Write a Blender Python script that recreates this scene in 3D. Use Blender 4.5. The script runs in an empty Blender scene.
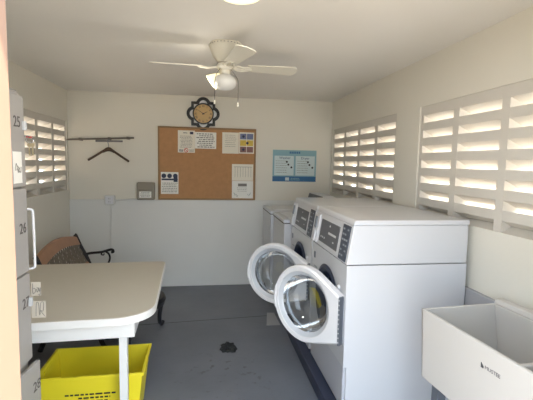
import bpy, bmesh, math, random
from mathutils import Vector, Matrix
random.seed(7)
S = bpy.context.scene
COL = S.collection
PI = math.pi

# ------------------------------------------------------------------ materials
def lin(c):
    return tuple(((v/255)/12.92 if v/255 <= .04045 else ((v/255+.055)/1.055)**2.4) for v in c)

def mat(name, rgb, rough=.5, metal=0., var=0., scale=8., bump=0., bscale=60., emit=None, es=0., coat=0.):
    m = bpy.data.materials.new(name); m.use_nodes = True
    nt = m.node_tree; b = nt.nodes['Principled BSDF']
    c = lin(rgb)
    b.inputs['Base Color'].default_value = (*c, 1)
    b.inputs['Roughness'].default_value = rough
    b.inputs['Metallic'].default_value = metal
    if coat: b.inputs['Coat Weight'].default_value = coat
    if var:
        tc = nt.nodes.new('ShaderNodeTexCoord'); n = nt.nodes.new('ShaderNodeTexNoise')
        n.inputs['Scale'].default_value = scale; n.inputs['Detail'].default_value = 4
        nt.links.new(tc.outputs['Object'], n.inputs['Vector'])
        r = nt.nodes.new('ShaderNodeMix'); r.data_type = 'RGBA'
        r.inputs['A'].default_value = (*[max(0, v*(1-var)) for v in c], 1)
        r.inputs['B'].default_value = (*[min(1, v*(1+var)) for v in c], 1)
        nt.links.new(n.outputs['Fac'], r.inputs['Factor'])
        nt.links.new(r.outputs['Result'], b.inputs['Base Color'])
    if bump:
        tc = nt.nodes.new('ShaderNodeTexCoord'); n = nt.nodes.new('ShaderNodeTexNoise')
        n.inputs['Scale'].default_value = bscale; n.inputs['Detail'].default_value = 3
        nt.links.new(tc.outputs['Object'], n.inputs['Vector'])
        bp = nt.nodes.new('ShaderNodeBump'); bp.inputs['Strength'].default_value = bump; bp.inputs['Distance'].default_value = .01
        nt.links.new(n.outputs['Fac'], bp.inputs['Height']); nt.links.new(bp.outputs['Normal'], b.inputs['Normal'])
    if emit:
        b.inputs['Emission Color'].default_value = (*lin(emit), 1); b.inputs['Emission Strength'].default_value = es
    return m

def glass_mat(name, tint, refl=.12):
    m = bpy.data.materials.new(name); m.use_nodes = True; nt = m.node_tree; nt.nodes.clear()
    o = nt.nodes.new('ShaderNodeOutputMaterial'); mx = nt.nodes.new('ShaderNodeMixShader')
    t = nt.nodes.new('ShaderNodeBsdfTransparent'); t.inputs['Color'].default_value = (*tint, 1)
    g = nt.nodes.new('ShaderNodeBsdfGlossy'); g.inputs['Roughness'].default_value = .04
    f = nt.nodes.new('ShaderNodeFresnel'); f.inputs['IOR'].default_value = 1.5
    ma = nt.nodes.new('ShaderNodeMath'); ma.operation = 'MULTIPLY_ADD'; ma.inputs[1].default_value = .55; ma.inputs[2].default_value = refl*.4
    nt.links.new(f.outputs[0], ma.inputs[0]); nt.links.new(ma.outputs[0], mx.inputs[0])
    nt.links.new(t.outputs[0], mx.inputs[1]); nt.links.new(g.outputs[0], mx.inputs[2])
    nt.links.new(mx.outputs[0], o.inputs[0])
    return m

M = {}
M['wall'] = mat('wall_paint', (229,224,211), .7, var=.02, scale=3, bump=.08, bscale=40)
M['panel'] = mat('lower_wall_paint', (226,225,220), .55, var=.02, scale=3, bump=.05, bscale=30)
M['grey_wall'] = mat('grey_dado_paint', (168,168,172), .6, var=.04, scale=5)
M['ceil'] = mat('ceiling_paint', (236,233,227), .8, var=.03, scale=2, bump=.08, bscale=50)
M['block'] = mat('block_paint', (214,208,198), .7, var=.03, scale=6)
M['jamb'] = mat('tan_door_jamb', (158,128,110), .6, var=.02, scale=4)
M['out_ground'] = mat('outside_concrete', (200,188,172), .9, var=.06, scale=1.5)
M['out_wall'] = mat('outside_stucco', (222,200,174), .9, var=.05, scale=2)
M['white'] = mat('appliance_white', (212,213,217), .28, var=.01, scale=2, coat=.3)
M['white2'] = mat('white_plastic', (220,220,223), .35)
M['lowpanel'] = mat('appliance_lower_white', (192,193,200), .35)
M['dark'] = mat('dark_display', (88,90,96), .35)
M['keypad'] = mat('dark_keypad', (62,70,84), .35)
M['key'] = mat('grey_legend', (150,156,164), .5)
M['lightlegend'] = mat('light_legend', (205,207,210), .5)
M['gasket'] = mat('navy_gasket', (48,56,78), .45)
M['drum'] = mat('drum_steel', (58,70,98), .45, metal=.2)
M['chrome'] = mat('chrome', (190,190,192), .22, metal=1)
M['steelgrey'] = mat('grey_steel', (120,126,136), .4, metal=.5)
M['bezel'] = mat('pale_bezel', (196,200,206), .3)
M['glass'] = glass_mat('door_glass', (.78,.81,.83), .08)
M['pad'] = mat('dark_plinth_paint', (54,60,80), .5, var=.1, scale=5)
M['tabletop'] = mat('beige_laminate', (192,186,172), .45, var=.02, scale=20)
M['tablewhite'] = mat('table_white', (232,231,228), .4)
M['yellow'] = mat('yellow_plastic', (246,226,48), .4, var=.03, scale=6)
M['ink'] = mat('black_ink', (38,36,34), .6)
M['softink'] = mat('faded_ink', (130,126,120), .7)
M['iron'] = mat('black_iron', (40,38,38), .5, metal=.3, bump=.2, bscale=90)
M['iron2'] = mat('weathered_bronze_iron', (128,118,106), .55, metal=.3, var=.25, scale=20)
M['black'] = mat('black_metal', (34,34,38), .45)
M['wood'] = mat('orange_brown_wood', (164,124,96), .5, var=.2, scale=14)
M['darkwood'] = mat('dark_wood', (84,66,52), .5, var=.15, scale=20)
M['railgrey'] = mat('rail_grey_brown', (112,104,94), .45)
M['railblue'] = mat('rail_grey', (120,116,118), .45)
M['cork'] = mat('cork', (184,138,96), .9, var=.16, scale=22, bump=.25, bscale=180)
M['corkframe'] = mat('cork_frame_wood', (150,118,78), .5, var=.08, scale=12)
M['paper'] = mat('paper', (238,232,216), .8)
M['paper2'] = mat('paper_white', (240,238,230), .8)
M['slip'] = mat('grey_paper', (196,188,174), .8)
M['navy'] = mat('navy_print', (56,62,84), .7)
M['photo1'] = mat('photo_print_blue', (120,128,160), .7, var=.3, scale=40)
M['photo2'] = mat('photo_print_yellow', (214,186,84), .7, var=.25, scale=40)
M['photo3'] = mat('photo_print_brown', (140,104,100), .7, var=.35, scale=50)
M['red'] = mat('red_print', (206,50,52), .6)
M['pblue'] = mat('poster_teal', (138,178,188), .5)
M['pdeep'] = mat('poster_deep_blue', (56,110,156), .5)
M['ppanel'] = mat('poster_pale_panel', (206,220,220), .5)
M['pink'] = mat('poster_ink', (50,84,120), .6)
M['clockframe'] = mat('dark_clock_frame', (42,42,40), .5, var=.3, scale=30)
M['clockface'] = mat('aged_gold_face', (206,170,112), .35, var=.12, scale=12)
M['mirror'] = mat('mirror_white', (244,244,242), .15)
M['boxgrey'] = mat('beige_grey_box', (142,134,120), .5)
M['fan'] = mat('fan_white', (224,219,204), .45)
M['frost'] = mat('frosted_glass', (214,212,206), .3, emit=(255,248,230), es=.02)
M['litglass'] = mat('lit_glass', (250,244,214), .4, emit=(255,238,186), es=.5)
M['litlamp'] = mat('lit_lamp_dome', (250,246,220), .4, emit=(255,244,196), es=.6)
M['locker'] = mat('locker_grey', (164,160,156), .45, var=.03, scale=6)
M['lockerdark'] = mat('locker_gap', (96,92,88), .6)
M['sink'] = mat('sink_plastic', (200,196,191), .42, var=.015, scale=6)
M['lint'] = mat('dark_debris', (44,46,48), .9, var=.3, scale=30)
M['card'] = mat('grey_card', (176,176,180), .8)
M['key_metal'] = mat('key_brass', (196,182,150), .35, metal=.8)

# floor: painted grey concrete, scuffed, with darker flecks where it is stained
def floor_mat():
    m = bpy.data.materials.new('painted_floor'); m.use_nodes = True; nt = m.node_tree
    b = nt.nodes['Principled BSDF']; L = nt.links.new
    tc = nt.nodes.new('ShaderNodeTexCoord')
    n = nt.nodes.new('ShaderNodeTexNoise'); n.inputs['Scale'].default_value = 1.6; n.inputs['Detail'].default_value = 6
    L(tc.outputs['Object'], n.inputs['Vector'])
    r = nt.nodes.new('ShaderNodeValToRGB')
    r.color_ramp.elements[0].position = .3; r.color_ramp.elements[0].color = (*lin((104,108,118)), 1)
    r.color_ramp.elements[1].position = .7; r.color_ramp.elements[1].color = (*lin((120,124,134)), 1)
    L(n.outputs['Fac'], r.inputs['Fac'])
    # flecks of spilled grime around one spot
    n2 = nt.nodes.new('ShaderNodeTexNoise'); n2.inputs['Scale'].default_value = 15; n2.inputs['Detail'].default_value = 3
    L(tc.outputs['Object'], n2.inputs['Vector'])
    r2 = nt.nodes.new('ShaderNodeValToRGB'); r2.color_ramp.elements[0].position = .60; r2.color_ramp.elements[1].position = .70
    L(n2.outputs['Fac'], r2.inputs['Fac'])
    d = nt.nodes.new('ShaderNodeVectorMath'); d.operation = 'DISTANCE'; d.inputs[1].default_value = (.14, 2.75, 0)
    L(tc.outputs['Object'], d.inputs[0])
    r3 = nt.nodes.new('ShaderNodeValToRGB'); r3.color_ramp.elements[0].color = (1,1,1,1); r3.color_ramp.elements[1].color = (0,0,0,1)
    r3.color_ramp.elements[0].position = .1; r3.color_ramp.elements[1].position = .48
    L(d.outputs['Value'], r3.inputs['Fac'])
    mu = nt.nodes.new('ShaderNodeMath'); mu.operation = 'MULTIPLY'
    L(r2.outputs['Color'], mu.inputs[0]); L(r3.outputs['Color'], mu.inputs[1])
    mx = nt.nodes.new('ShaderNodeMix'); mx.data_type = 'RGBA'
    L(mu.outputs[0], mx.inputs['Factor']); L(r.outputs['Color'], mx.inputs['A']); mx.inputs['B'].default_value = (*lin((82,84,88)), 1)
    L(mx.outputs['Result'], b.inputs['Base Color'])
    b.inputs['Roughness'].default_value = .42
    bp = nt.nodes.new('ShaderNodeBump'); bp.inputs['Strength'].default_value = .12; bp.inputs['Distance'].default_value = .01
    n4 = nt.nodes.new('ShaderNodeTexNoise'); n4.inputs['Scale'].default_value = 25; L(tc.outputs['Object'], n4.inputs['Vector'])
    L(n4.outputs['Fac'], bp.inputs['Height']); L(bp.outputs['Normal'], b.inputs['Normal'])
    return m
M['floor'] = floor_mat()

# ------------------------------------------------------------------ mesh helpers
def BM(): return bmesh.new()

def box(bm, x0, x1, y0, y1, z0, z1):
    v = [bm.verts.new(p) for p in ((x0,y0,z0),(x1,y0,z0),(x1,y1,z0),(x0,y1,z0),(x0,y0,z1),(x1,y0,z1),(x1,y1,z1),(x0,y1,z1))]
    for f in ((3,2,1,0),(4,5,6,7),(0,1,5,4),(1,2,6,5),(2,3,7,6),(3,0,4,7)): bm.faces.new([v[i] for i in f])

def hexa(bm, b, t):   # 4 bottom points, 4 top points
    v = [bm.verts.new(p) for p in list(b)+list(t)]
    for f in ((3,2,1,0),(4,5,6,7),(0,1,5,4),(1,2,6,5),(2,3,7,6),(3,0,4,7)): bm.faces.new([v[i] for i in f])

def prism(bm, poly, axis, a, b):
    def P(u, w, t): return {'x':(t,u,w),'y':(u,t,w),'z':(u,w,t)}[axis]
    A = [bm.verts.new(P(u,w,a)) for u,w in poly]; B = [bm.verts.new(P(u,w,b)) for u,w in poly]
    n = len(poly)
    bm.faces.new(A[::-1]); bm.faces.new(B)
    for i in range(n): bm.faces.new([A[i],A[(i+1)%n],B[(i+1)%n],B[i]])

def ring_prism(bm, outer, inner, axis, a, b):   # equal point counts
    def P(u, w, t): return {'x':(t,u,w),'y':(u,t,w),'z':(u,w,t)}[axis]
    mk = lambda pl, t: [bm.verts.new(P(u,w,t)) for u,w in pl]
    oa, ob, ia, ib = mk(outer,a), mk(outer,b), mk(inner,a), mk(inner,b); n = len(outer)
    for i in range(n):
        j = (i+1)%n
        bm.faces.new([oa[i],oa[j],ob[j],ob[i]]); bm.faces.new([ia[j],ia[i],ib[i],ib[j]])
        bm.faces.new([oa[j],oa[i],ia[i],ia[j]]); bm.faces.new([ob[i],ob[j],ib[j],ib[i]])

def tube(bm, pts, r, n=8, flat=1.0, cap=True):
    pts = [Vector(p) for p in pts]; rings = []
    rs = r if isinstance(r, (list, tuple)) else [r]*len(pts)
    up = None
    for i, p in enumerate(pts):
        t = (pts[min(i+1,len(pts)-1)]-pts[max(i-1,0)]).normalized()
        if up is None: up = Vector((0,0,1)) if abs(t.z) < .9 else Vector((0,1,0))
        s = t.cross(up)
        if s.length < 1e-4: s = t.orthogonal()
        s.normalize(); u = s.cross(t).normalized(); up = u
        rings.append([bm.verts.new(p+(s*math.cos(2*PI*k/n)*flat+u*math.sin(2*PI*k/n))*rs[i]) for k in range(n)])
    for a, b in zip(rings, rings[1:]):
        for k in range(n): bm.faces.new([a[k],a[(k+1)%n],b[(k+1)%n],b[k]])
    if cap: bm.faces.new(rings[0][::-1]); bm.faces.new(rings[-1])

def lathe(bm, prof, c=(0,0,0), axis='z', n=32):
    rings = []
    def P(r, h, a):
        x, y = r*math.cos(a), r*math.sin(a)
        v = {'z':(x,y,h),'x':(h,x,y),'y':(x,h,y)}[axis]
        return Vector(v)+Vector(c)
    for r, h in prof:
        rings.append([bm.verts.new(P(0,h,0))] if r < 1e-6 else [bm.verts.new(P(r,h,2*PI*k/n)) for k in range(n)])
    for a, b in zip(rings, rings[1:]):
        if len(a) == 1 and len(b) == 1: continue
        for k in range(n):
            j = (k+1)%n
            if len(a) == 1: bm.faces.new([a[0],b[j],b[k]])
            elif len(b) == 1: bm.faces.new([a[k],a[j],b[0]])
            else: bm.faces.new([a[k],a[j],b[j],b[k]])

def smooth_path(pts, k=6):
    pts = [Vector(p) for p in pts]; out = []
    for i in range(len(pts)-1):
        p0 = pts[max(i-1,0)]; p1 = pts[i]; p2 = pts[i+1]; p3 = pts[min(i+2,len(pts)-1)]
        for s in range(k):
            t = s/k
            out.append(.5*((2*p1)+(p2-p0)*t+(2*p0-5*p1+4*p2-p3)*t*t+(3*p1-p0-3*p2+p3)*t**3))
    out.append(pts[-1]); return out

ROOTW = {}
def world(o): return ROOTW.get(o.name, Matrix.Identity(4))

def obj(name, bm, m, parent=None, bevel=0, smooth=False, local=False):
    """one mesh object; vertices are given in the place's coordinates unless local"""
    bmesh.ops.recalc_face_normals(bm, faces=bm.faces)
    if parent is not None and not local: bm.transform(world(parent).inverted())
    me = bpy.data.meshes.new(name); bm.to_mesh(me); bm.free()
    o = bpy.data.objects.new(name, me); COL.objects.link(o)
    if m: me.materials.append(m)
    if parent is not None:
        o.parent = parent; ROOTW[o.name] = world(parent).copy()
    if bevel:
        md = o.modifiers.new('bevel', 'BEVEL'); md.width = bevel; md.segments = 2; md.limit_method = 'ANGLE'; md.angle_limit = math.radians(40)
    if smooth:
        try: me.shade_smooth()
        except Exception:
            for p in me.polygons: p.use_smooth = True
        for p in me.polygons: p.use_smooth = True
        md = o.modifiers.new('edges', 'EDGE_SPLIT'); md.split_angle = math.radians(35)
    return o

def empty(name, loc, rz=0, parent=None):
    o = bpy.data.objects.new(name, None); COL.objects.link(o); o.location = loc; o.rotation_euler = (0,0,rz)
    o.empty_display_size = .1
    mt = Matrix.Translation(loc) @ Matrix.Rotation(rz,4,'Z')
    if parent is not None: o.parent = parent; mt = world(parent) @ mt
    ROOTW[o.name] = mt
    return o

def tag(o, label, cat, group=None):
    o['label'] = label; o['category'] = cat
    if group: o['group'] = group
    return o

def thing(name, loc, label, cat, rz=0, group=None): return tag(empty(name, loc, rz), label, cat, group)

def struct(name, bm, m, parent=None, bevel=0):
    o = obj(name, bm, m, parent, bevel)
    if parent is None: o['kind'] = 'structure'
    return o

def copy_tree(o, parent=None):
    c = o.copy(); COL.objects.link(c)
    if parent is not None: c.parent = parent
    ROOTW[c.name] = world(o).copy()
    for ch in list(o.children): copy_tree(ch, c)
    return c

def text_mesh(s, size, ext=.0006):
    cu = bpy.data.curves.new('lettering', 'FONT'); cu.body = s; cu.size = size; cu.extrude = ext
    cu.align_x = 'CENTER'; cu.align_y = 'CENTER'; cu.resolution_u = 3
    t = bpy.data.objects.new('lettering', cu); COL.objects.link(t)
    bpy.context.view_layer.update()
    me = bpy.data.meshes.new_from_object(t.evaluated_get(bpy.context.evaluated_depsgraph_get()))
    bpy.data.objects.remove(t); bpy.data.curves.remove(cu)
    return me

def text(name, s, size, m, parent, mtx, sx=1.0):
    me = text_mesh(s, size); bm = BM(); bm.from_mesh(me); bpy.data.meshes.remove(me)
    bm.transform(Matrix.Diagonal((sx,1,1,1))); bm.transform(mtx)
    return obj(name, bm, m, parent)

# orientation of flat marks: text lies in local XY, facing +Z
def face_negy(x, y, z): return Matrix.Translation((x,y,z)) @ Matrix.Rotation(PI/2,4,'X')
def face_posx(x, y, z): return Matrix.Translation((x,y,z)) @ Matrix.Rotation(PI/2,4,'Z') @ Matrix.Rotation(PI/2,4,'X')
def face_negx(x, y, z): return Matrix.Translation((x,y,z)) @ Matrix.Rotation(-PI/2,4,'Z') @ Matrix.Rotation(PI/2,4,'X')

def word_rows(bm, x0, x1, z0, z1, y, rows, h, rag=.15, rnd=None):
    """lines of small unreadable print on a plane facing -Y"""
    rnd = rnd or random
    for i in range(rows):
        z = z1-(z1-z0)*(i+.5)/rows; x = x0+(x1-x0)*rnd.uniform(0,rag); end = x1-(x1-x0)*rnd.uniform(0,rag)
        while x < end:
            w = rnd.uniform(.3,1.)*(x1-x0)*.16
            box(bm, x, min(x+w,end), y-.0005, y, z-h/2, z+h/2); x += w+(x1-x0)*.035

# ------------------------------------------------------------------ room shell
XL, XR, D, F0, F1, H = -1.602, 1.583, 4.923, .60, .72, 2.348
TH = .14
WB, WT = 1.20, 1.995            # window band
WINR = [(3.165, 4.875), (1.085, 2.80)]
WINL = [(3.30, 4.885)]

bm = BM(); box(bm, XL-TH, XR+TH, F1-.12, D+TH, -.12, 0); struct('floor', bm, M['floor'])
bm = BM(); box(bm, XL-TH-.05, XR+TH+.05, F0-.05, D+TH+.05, H, H+.2); struct('ceiling', bm, M['ceil'])
bm = BM(); box(bm, XL-TH, XR+TH, D, D+TH, 0, H); struct('wall_back', bm, M['wall'])

def side_wall(name, xa, xb, wins):
    bm = BM(); box(bm, xa, xb, F0, D, 0, WB); box(bm, xa, xb, F0, D, WT, H)
    ys = [F0]
    for a, b in sorted(wins): ys += [a, b]
    ys.append(D)
    for i in range(0, len(ys), 2): box(bm, xa, xb, ys[i], ys[i+1], WB, WT)
    struct(name, bm, M['wall'])
side_wall('wall_right', XR, XR+TH, WINR)
side_wall('wall_left', XL-TH, XL, WINL)
DX0, DX1, DZ = -.327, .95, 2.06
bm = BM(); box(bm, XL, DX0-.05, F0, F1, 0, H); box(bm, DX1+.05, XR, F0, F1, 0, H); box(bm, DX0-.05, DX1+.05, F0, F1, DZ+.05, H)
struct('wall_front', bm, M['wall'])
bm = BM(); box(bm, DX0-.05, DX0, F0-.02, F1+.01, 0, DZ+.05); box(bm, DX1, DX1+.05, F0-.02, F1+.01, 0, DZ+.05); box(bm, DX0, DX1, F0-.02, F1+.01, DZ, DZ+.05)
struct('trim_1', bm, M['jamb'], bevel=.004)

# projecting lower part of the back wall, grey painted ledge low on the right wall
bm = BM(); box(bm, XL, XR, D-.02, D, 0, 1.085); struct('trim_2', bm, M['panel'], bevel=.004)
bm = BM(); box(bm, XR-.028, XR, F1, D-.02, 0, .825); struct('trim_3', bm, M['grey_wall'], bevel=.004)
# expansion joint in the floor
bm = BM(); hexa(bm, [(-1.58,3.655,.0002),(.74,3.852,.0002),(.74,3.860,.0002),(-1.58,3.663,.0002)], [(-1.58,3.655,.0012),(.74,3.852,.0012),(.74,3.860,.0012),(-1.58,3.663,.0012)])
struct('trim_4', bm, mat('floor_joint', (76,78,84), .8))

# windows of slatted concrete block: webs, sloping slats, closed bottom row
def window(name, wall_x, sgn, y0, y1, ncol, webs=.06):
    bm = BM(); X = lambda d: wall_x+sgn*d
    def bx(d0, d1, a, b, c, e):
        xs = sorted((X(d0), X(d1))); box(bm, xs[0], xs[1], a, b, c, e)
    p = (y1-y0)/ncol
    prism(bm, [(X(.012),WT),(X(.012),1.93),(X(.112),1.885),(X(.112),WT)], 'y', y0, y1)   # head
    for i in range(ncol+1):
        c = y0+p*i; a = max(y0, c-webs/2); b = min(y1, c+webs/2)
        if i == 0: b = y0+webs*.6
        if i == ncol: a = y1-webs*.6
        bx(.0125, .1115, a, b, WB, 1.935)
    for i in range(ncol):
        a = y0+p*i+(webs*.6 if i == 0 else webs/2); b = y0+p*(i+1)-(webs*.6 if i == ncol-1 else webs/2)
        for k in range(6):
            zt = 1.874-.111*k                            # inner top edge of the slat
            poly = [(X(.014), zt), (X(.014), zt-.056), (X(.108), zt-.103), (X(.108), zt-.060)]
            prism(bm, poly, 'y', a, b)
        bx(.085, .112, a, b, WB, 1.30)                    # closed lowest row
        prism(bm, [(X(.014), WB), (X(.085), WB), (X(.085), WB+.03)], 'y', a, b)
    return struct(name, bm, M['block'])
window('window_1', XR, 1, *WINR[0], 4)
window('window_2', XR, 1, *WINR[1], 4)
window('window_3', XL, -1, *WINL[0], 4)

# outside: ground and the neighbouring walls seen through the slats
bm = BM(); box(bm, -9, 9, -9, .6, -.13, -.03); box(bm, XR+TH, 9, .6, 12, -.13, -.03); box(bm, -9, XL-TH, .6, 12, -.13, -.03)
o = struct('ground_outside', bm, M['out_ground'])
bm = BM(); box(bm, 4.3, 4.5, .0, 11, -.03, 2.5); struct('wall_outside_right', bm, M['out_wall'])
bm = BM(); box(bm, -4.7, -4.5, .0, 11, -.03, 2.5); struct('wall_outside_left', bm, M['out_wall'])

# ------------------------------------------------------------------ plinth
bm = BM(); box(bm, .735, XR-.03, 2.085, D-.022, 0, .088)
tag(obj('plinth', bm, M['pad'], bevel=.006), 'dark painted low plinth under the row of washing machines', 'plinth')

# ------------------------------------------------------------------ front loading washers
PZ = .088
def make_washer(Y0, W, ang, label):
    t = thing('washing_machine', (1.17, Y0+W/2, PZ), label, 'washing machine', group='coin front loading washers')
    fx, bx_ = .797, 1.548
    zc, rr = .650, .228; yc = Y0+.355
    # cabinet with a round porthole in the front
    n = 48
    bm = BM()
    circ = [(yc+rr*math.cos(2*PI*k/n+PI/4), zc+rr*math.sin(2*PI*k/n+PI/4)) for k in range(n)]
    sq = []
    ya, yb, za, zb = Y0+.001, Y0+W-.001, .362, .974
    for k in range(n):
        q = k//(n//4); f = (k%(n//4))/(n//4)
        c = [(yb,zb),(ya,zb),(ya,za),(yb,za)]
        a, b = c[q], c[(q+1)%4]; sq.append((a[0]+(b[0]-a[0])*f, a[1]+(b[1]-a[1])*f))
    ring_prism(bm, sq, circ, 'x', fx, fx+.02)
    box(bm, fx+.019, bx_, Y0, Y0+.016, PZ+.01, .974); box(bm, fx+.019, bx_, Y0+W-.016, Y0+W, PZ+.01, .974)
    box(bm, bx_-.015, bx_, Y0+.015, Y0+W-.015, PZ+.01, .974)
    obj('cabinet', bm, M['white'], t)
    bm = BM(); box(bm, fx+.004, fx+.3, Y0+.017, Y0+W-.017, PZ+.012, .358); obj('lower_panel', bm, M['lowpanel'], t, bevel=.004)
    # drum and gasket
    bm = BM(); lathe(bm, [(rr,.0),(rr+.012,-.012),(rr-.012,-.02),(rr-.035,-.004),(rr-.045,.05),(rr-.03,.07)], (fx+.004,yc,zc), 'x', 40)
    obj('gasket', bm, M['gasket'], t, smooth=True)
    bm = BM(); lathe(bm, [(rr-.03,.06),(rr-.005,.1),(rr+.02,.5),(.03,.55),(0,.55)], (fx,yc,zc), 'x', 40)
    obj('drum', bm, M['drum'], t, smooth=True)
    # console: sloping front, lid on top
    bm = BM(); prism(bm, [(fx-.003,.978),(bx_,.978),(bx_,1.208),(.830,1.208)], 'y', Y0+.001, Y0+W-.001)
    con = obj('console', bm, M['white'], t, bevel=.006)
    bm = BM(); prism(bm, [(.826,1.208),(bx_+.004,1.208),(bx_+.004,1.238),(.845,1.238),(.832,1.230)], 'y', Y0-.003, Y0+W+.003)
    obj('top_lid', bm, M['white'], t, bevel=.006)
    def face(z): return fx-.003+(z-.978)/(1.208-.978)*(.833-fx)
    def plate(name, ya, yb, za, zb, m, th=.004, parent=t, bev=.0015):
        bm = BM()
        hexa(bm, [(face(za)-th,ya,za),(face(za)+.002,ya,za),(face(za)+.002,yb,za),(face(za)-th,yb,za)],
                 [(face(zb)-th,ya,zb),(face(zb)+.002,ya,zb),(face(zb)+.002,yb,zb),(face(zb)-th,yb,zb)])
        return obj(name, bm, m, parent, bevel=bev)
    def tiles(name, rects, m, th):
        for ya, yb, za, zb in rects:
            bm = BM(); hexa(bm, [(face(za)-th,ya,za),(face(za),ya,za),(face(za),yb,za),(face(za)-th,yb,za)],
                     [(face(zb)-th,ya,zb),(face(zb),ya,zb),(face(zb),yb,zb),(face(zb)-th,yb,zb)])
            obj(name, bm, m, PAN.get(name, con))
    PAN = {}
    PAN['panel_mark'] = plate('instruction_panel', Y0+.205, Y0+.585, 1.012, 1.166, M['dark'])
    tiles('panel_mark', [(Y0+.245,Y0+.40,1.087,1.101),(Y0+.46,Y0+.475,1.043,1.055),(Y0+.50,Y0+.515,1.043,1.055),(Y0+.535,Y0+.55,1.043,1.055),(Y0+.38,Y0+.395,1.135,1.147),(Y0+.27,Y0+.29,1.047,1.055)], M['lightlegend'], .0055)
    PAN['keypad_button'] = plate('keypad', Y0+.03, Y0+.155, .988, 1.196, M['keypad'])
    tiles('keypad_button', [(Y0+.048+.034*c, Y0+.072+.034*c, 1.166-.031*r, 1.176-.031*r) for r in range(6) for c in range(3) if (r+c)%4 != 1], M['key'], .0055)
    plate('coin_chute', Y0+.625, Y0+.735, .99, 1.19, M['white'], .012, bev=.004)
    plate('coin_slot', Y0+.665, Y0+.705, 1.09, 1.17, M['steelgrey'], .02, bev=.002)
    tiles('chute_cover', [(Y0+.655,Y0+.715,.995,1.075)], M['white2'], .022)
    # small marks on the front
    bm = BM(); box(bm, fx-.004, fx, Y0+.655, Y0+.68, .865, .91); obj('lock_plate', bm, M['steelgrey'], t)
    bm = BM(); box(bm, fx-.003, fx, Y0+.60, Y0+.67, .80, .808); obj('badge_mark', bm, M['key'], t)
    bm = BM(); lathe(bm, [(0,-.012),(.014,-.012),(.018,0),(0,0)], (fx,Y0+.12,.81), 'x', 16); obj('latch_stud', bm, M['white2'], t, smooth=True)
    # open door: an object of its own at the hinge line
    hz = .645
    d = bpy.data.objects.new('door', None); COL.objects.link(d); d.parent = t
    loc = Vector((.788, Y0+.022, hz)); d.location = world(t).inverted() @ loc; d.rotation_euler = (0,0,ang); d.empty_display_size = .05
    ROOTW[d.name] = Matrix.Translation(loc) @ Matrix.Rotation(ang,4,'Z')
    # local frame: y runs from hinge to handle, -x is the outside face
    cy, cz, R = .285, .026, .245
    ri = .194
    pts = []
    for k in range(64):
        a = 2*PI*k/64; pts.append((cy+R*math.cos(a), cz+R*math.sin(a)))
    # hull of the ring and the straight hinge edge
    raw = [(0,-.142),(0,.14)] + pts
    raw.sort()
    def cross(o,a,b): return (a[0]-o[0])*(b[1]-o[1])-(a[1]-o[1])*(b[0]-o[0])
    lo, hi = [], []
    for p in raw:
        while len(lo) >= 2 and cross(lo[-2],lo[-1],p) <= 1e-9: lo.pop()
        lo.append(p)
    for p in reversed(raw):
        while len(hi) >= 2 and cross(hi[-2],hi[-1],p) <= 1e-9: hi.pop()
        hi.append(p)
    hull = lo[:-1]+hi[:-1]
    def raycast(a):
        dx, dz = math.cos(a), math.sin(a); best = 0
        for i in range(len(hull)):
            p, q = hull[i], hull[(i+1)%len(hull)]
            ex, ez = q[0]-p[0], q[1]-p[1]; den = dx*ez-dz*ex
            if abs(den) < 1e-12: continue
            tt = ((p[0]-cy)*ez-(p[1]-cz)*ex)/den; s = ((p[0]-cy)*dz-(p[1]-cz)*dx)/den
            if tt > 0 and -1e-6 <= s <= 1+1e-6: best = max(best, tt)
        return best
    angs = sorted([2*PI*k/72 for k in range(72)] + [math.atan2(.14-cz,-cy)%(2*PI), math.atan2(-.142-cz,-cy)%(2*PI)])
    outer = [(cy+raycast(a)*math.cos(a), cz+raycast(a)*math.sin(a)) for a in angs]
    outs = [(cy+(u-cy)*.955, cz+(w-cz)*.955) for u, w in outer]
    inner = [(cy+ri*math.cos(a), cz+ri*math.sin(a)) for a in angs]
    inner2 = [(cy+(ri+.016)*math.cos(a), cz+(ri+.016)*math.sin(a)) for a in angs]
    bm = BM()
    layers = [[(-.004,u,w) for u,w in inner], [(-.030,u,w) for u,w in inner2], [(-.034,cy+(u-cy)*.9,cz+(w-cz)*.9) if False else (-.034,u,w) for u,w in outs], [(-.022,u,w) for u,w in outer], [(.018,u,w) for u,w in outer], [(.024,u,w) for u,w in outs], [(.018,u,w) for u,w in inner2], [(.006,u,w) for u,w in inner]]
    rings = [[bm.verts.new(p) for p in l] for l in layers]; n2 = len(angs)
    for a, b in zip(rings, rings[1:]+rings[:1]):
        for k in range(n2): bm.faces.new([a[k],a[(k+1)%n2],b[(k+1)%n2],b[k]])
    frame = obj('door_frame', bm, M['white2'], d, smooth=True, local=True)
    bm = BM(); lathe(bm, [(ri+.014,-.026),(ri-.004,-.014),(ri-.012,-.006),(ri-.004,.0),(ri+.006,.0)], (0,cy,cz), 'x', 48)
    obj('bezel', bm, M['bezel'], d, smooth=True, local=True)
    bm = BM(); lathe(bm, [(ri-.006,-.006),(ri-.012,.02),(ri-.03,.06),(ri-.05,.09),(ri-.075,.105),(.05,.115),(0,.117)], (0,cy,cz), 'x', 40)
    obj('glass_bowl', bm, M['glass'], d, smooth=True, local=True)
    bm = BM(); lathe(bm, [(ri-.016,.022),(ri-.003,.03),(ri-.010,.045),(ri-.022,.04)], (0,cy,cz), 'x', 40)
    obj('seal_ring', bm, M['bezel'], d, smooth=True, local=True)
    bm = BM()
    prism(bm, [(-.036,-.145),(.0,-.145),(.0,.143),(-.036,.143)], 'y', -.006, .006); obj('hinge', bm, M['steelgrey'], d, local=True)
    for k in range(10):
        bm = BM(); lathe(bm, [(0,-.0395),(.004,-.0385),(.004,-.035),(0,-.035)], (0,.0,-.126+.028*k), 'x', 8)
        obj('hinge_screw', bm, M['lightlegend'], d, local=True)
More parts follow.
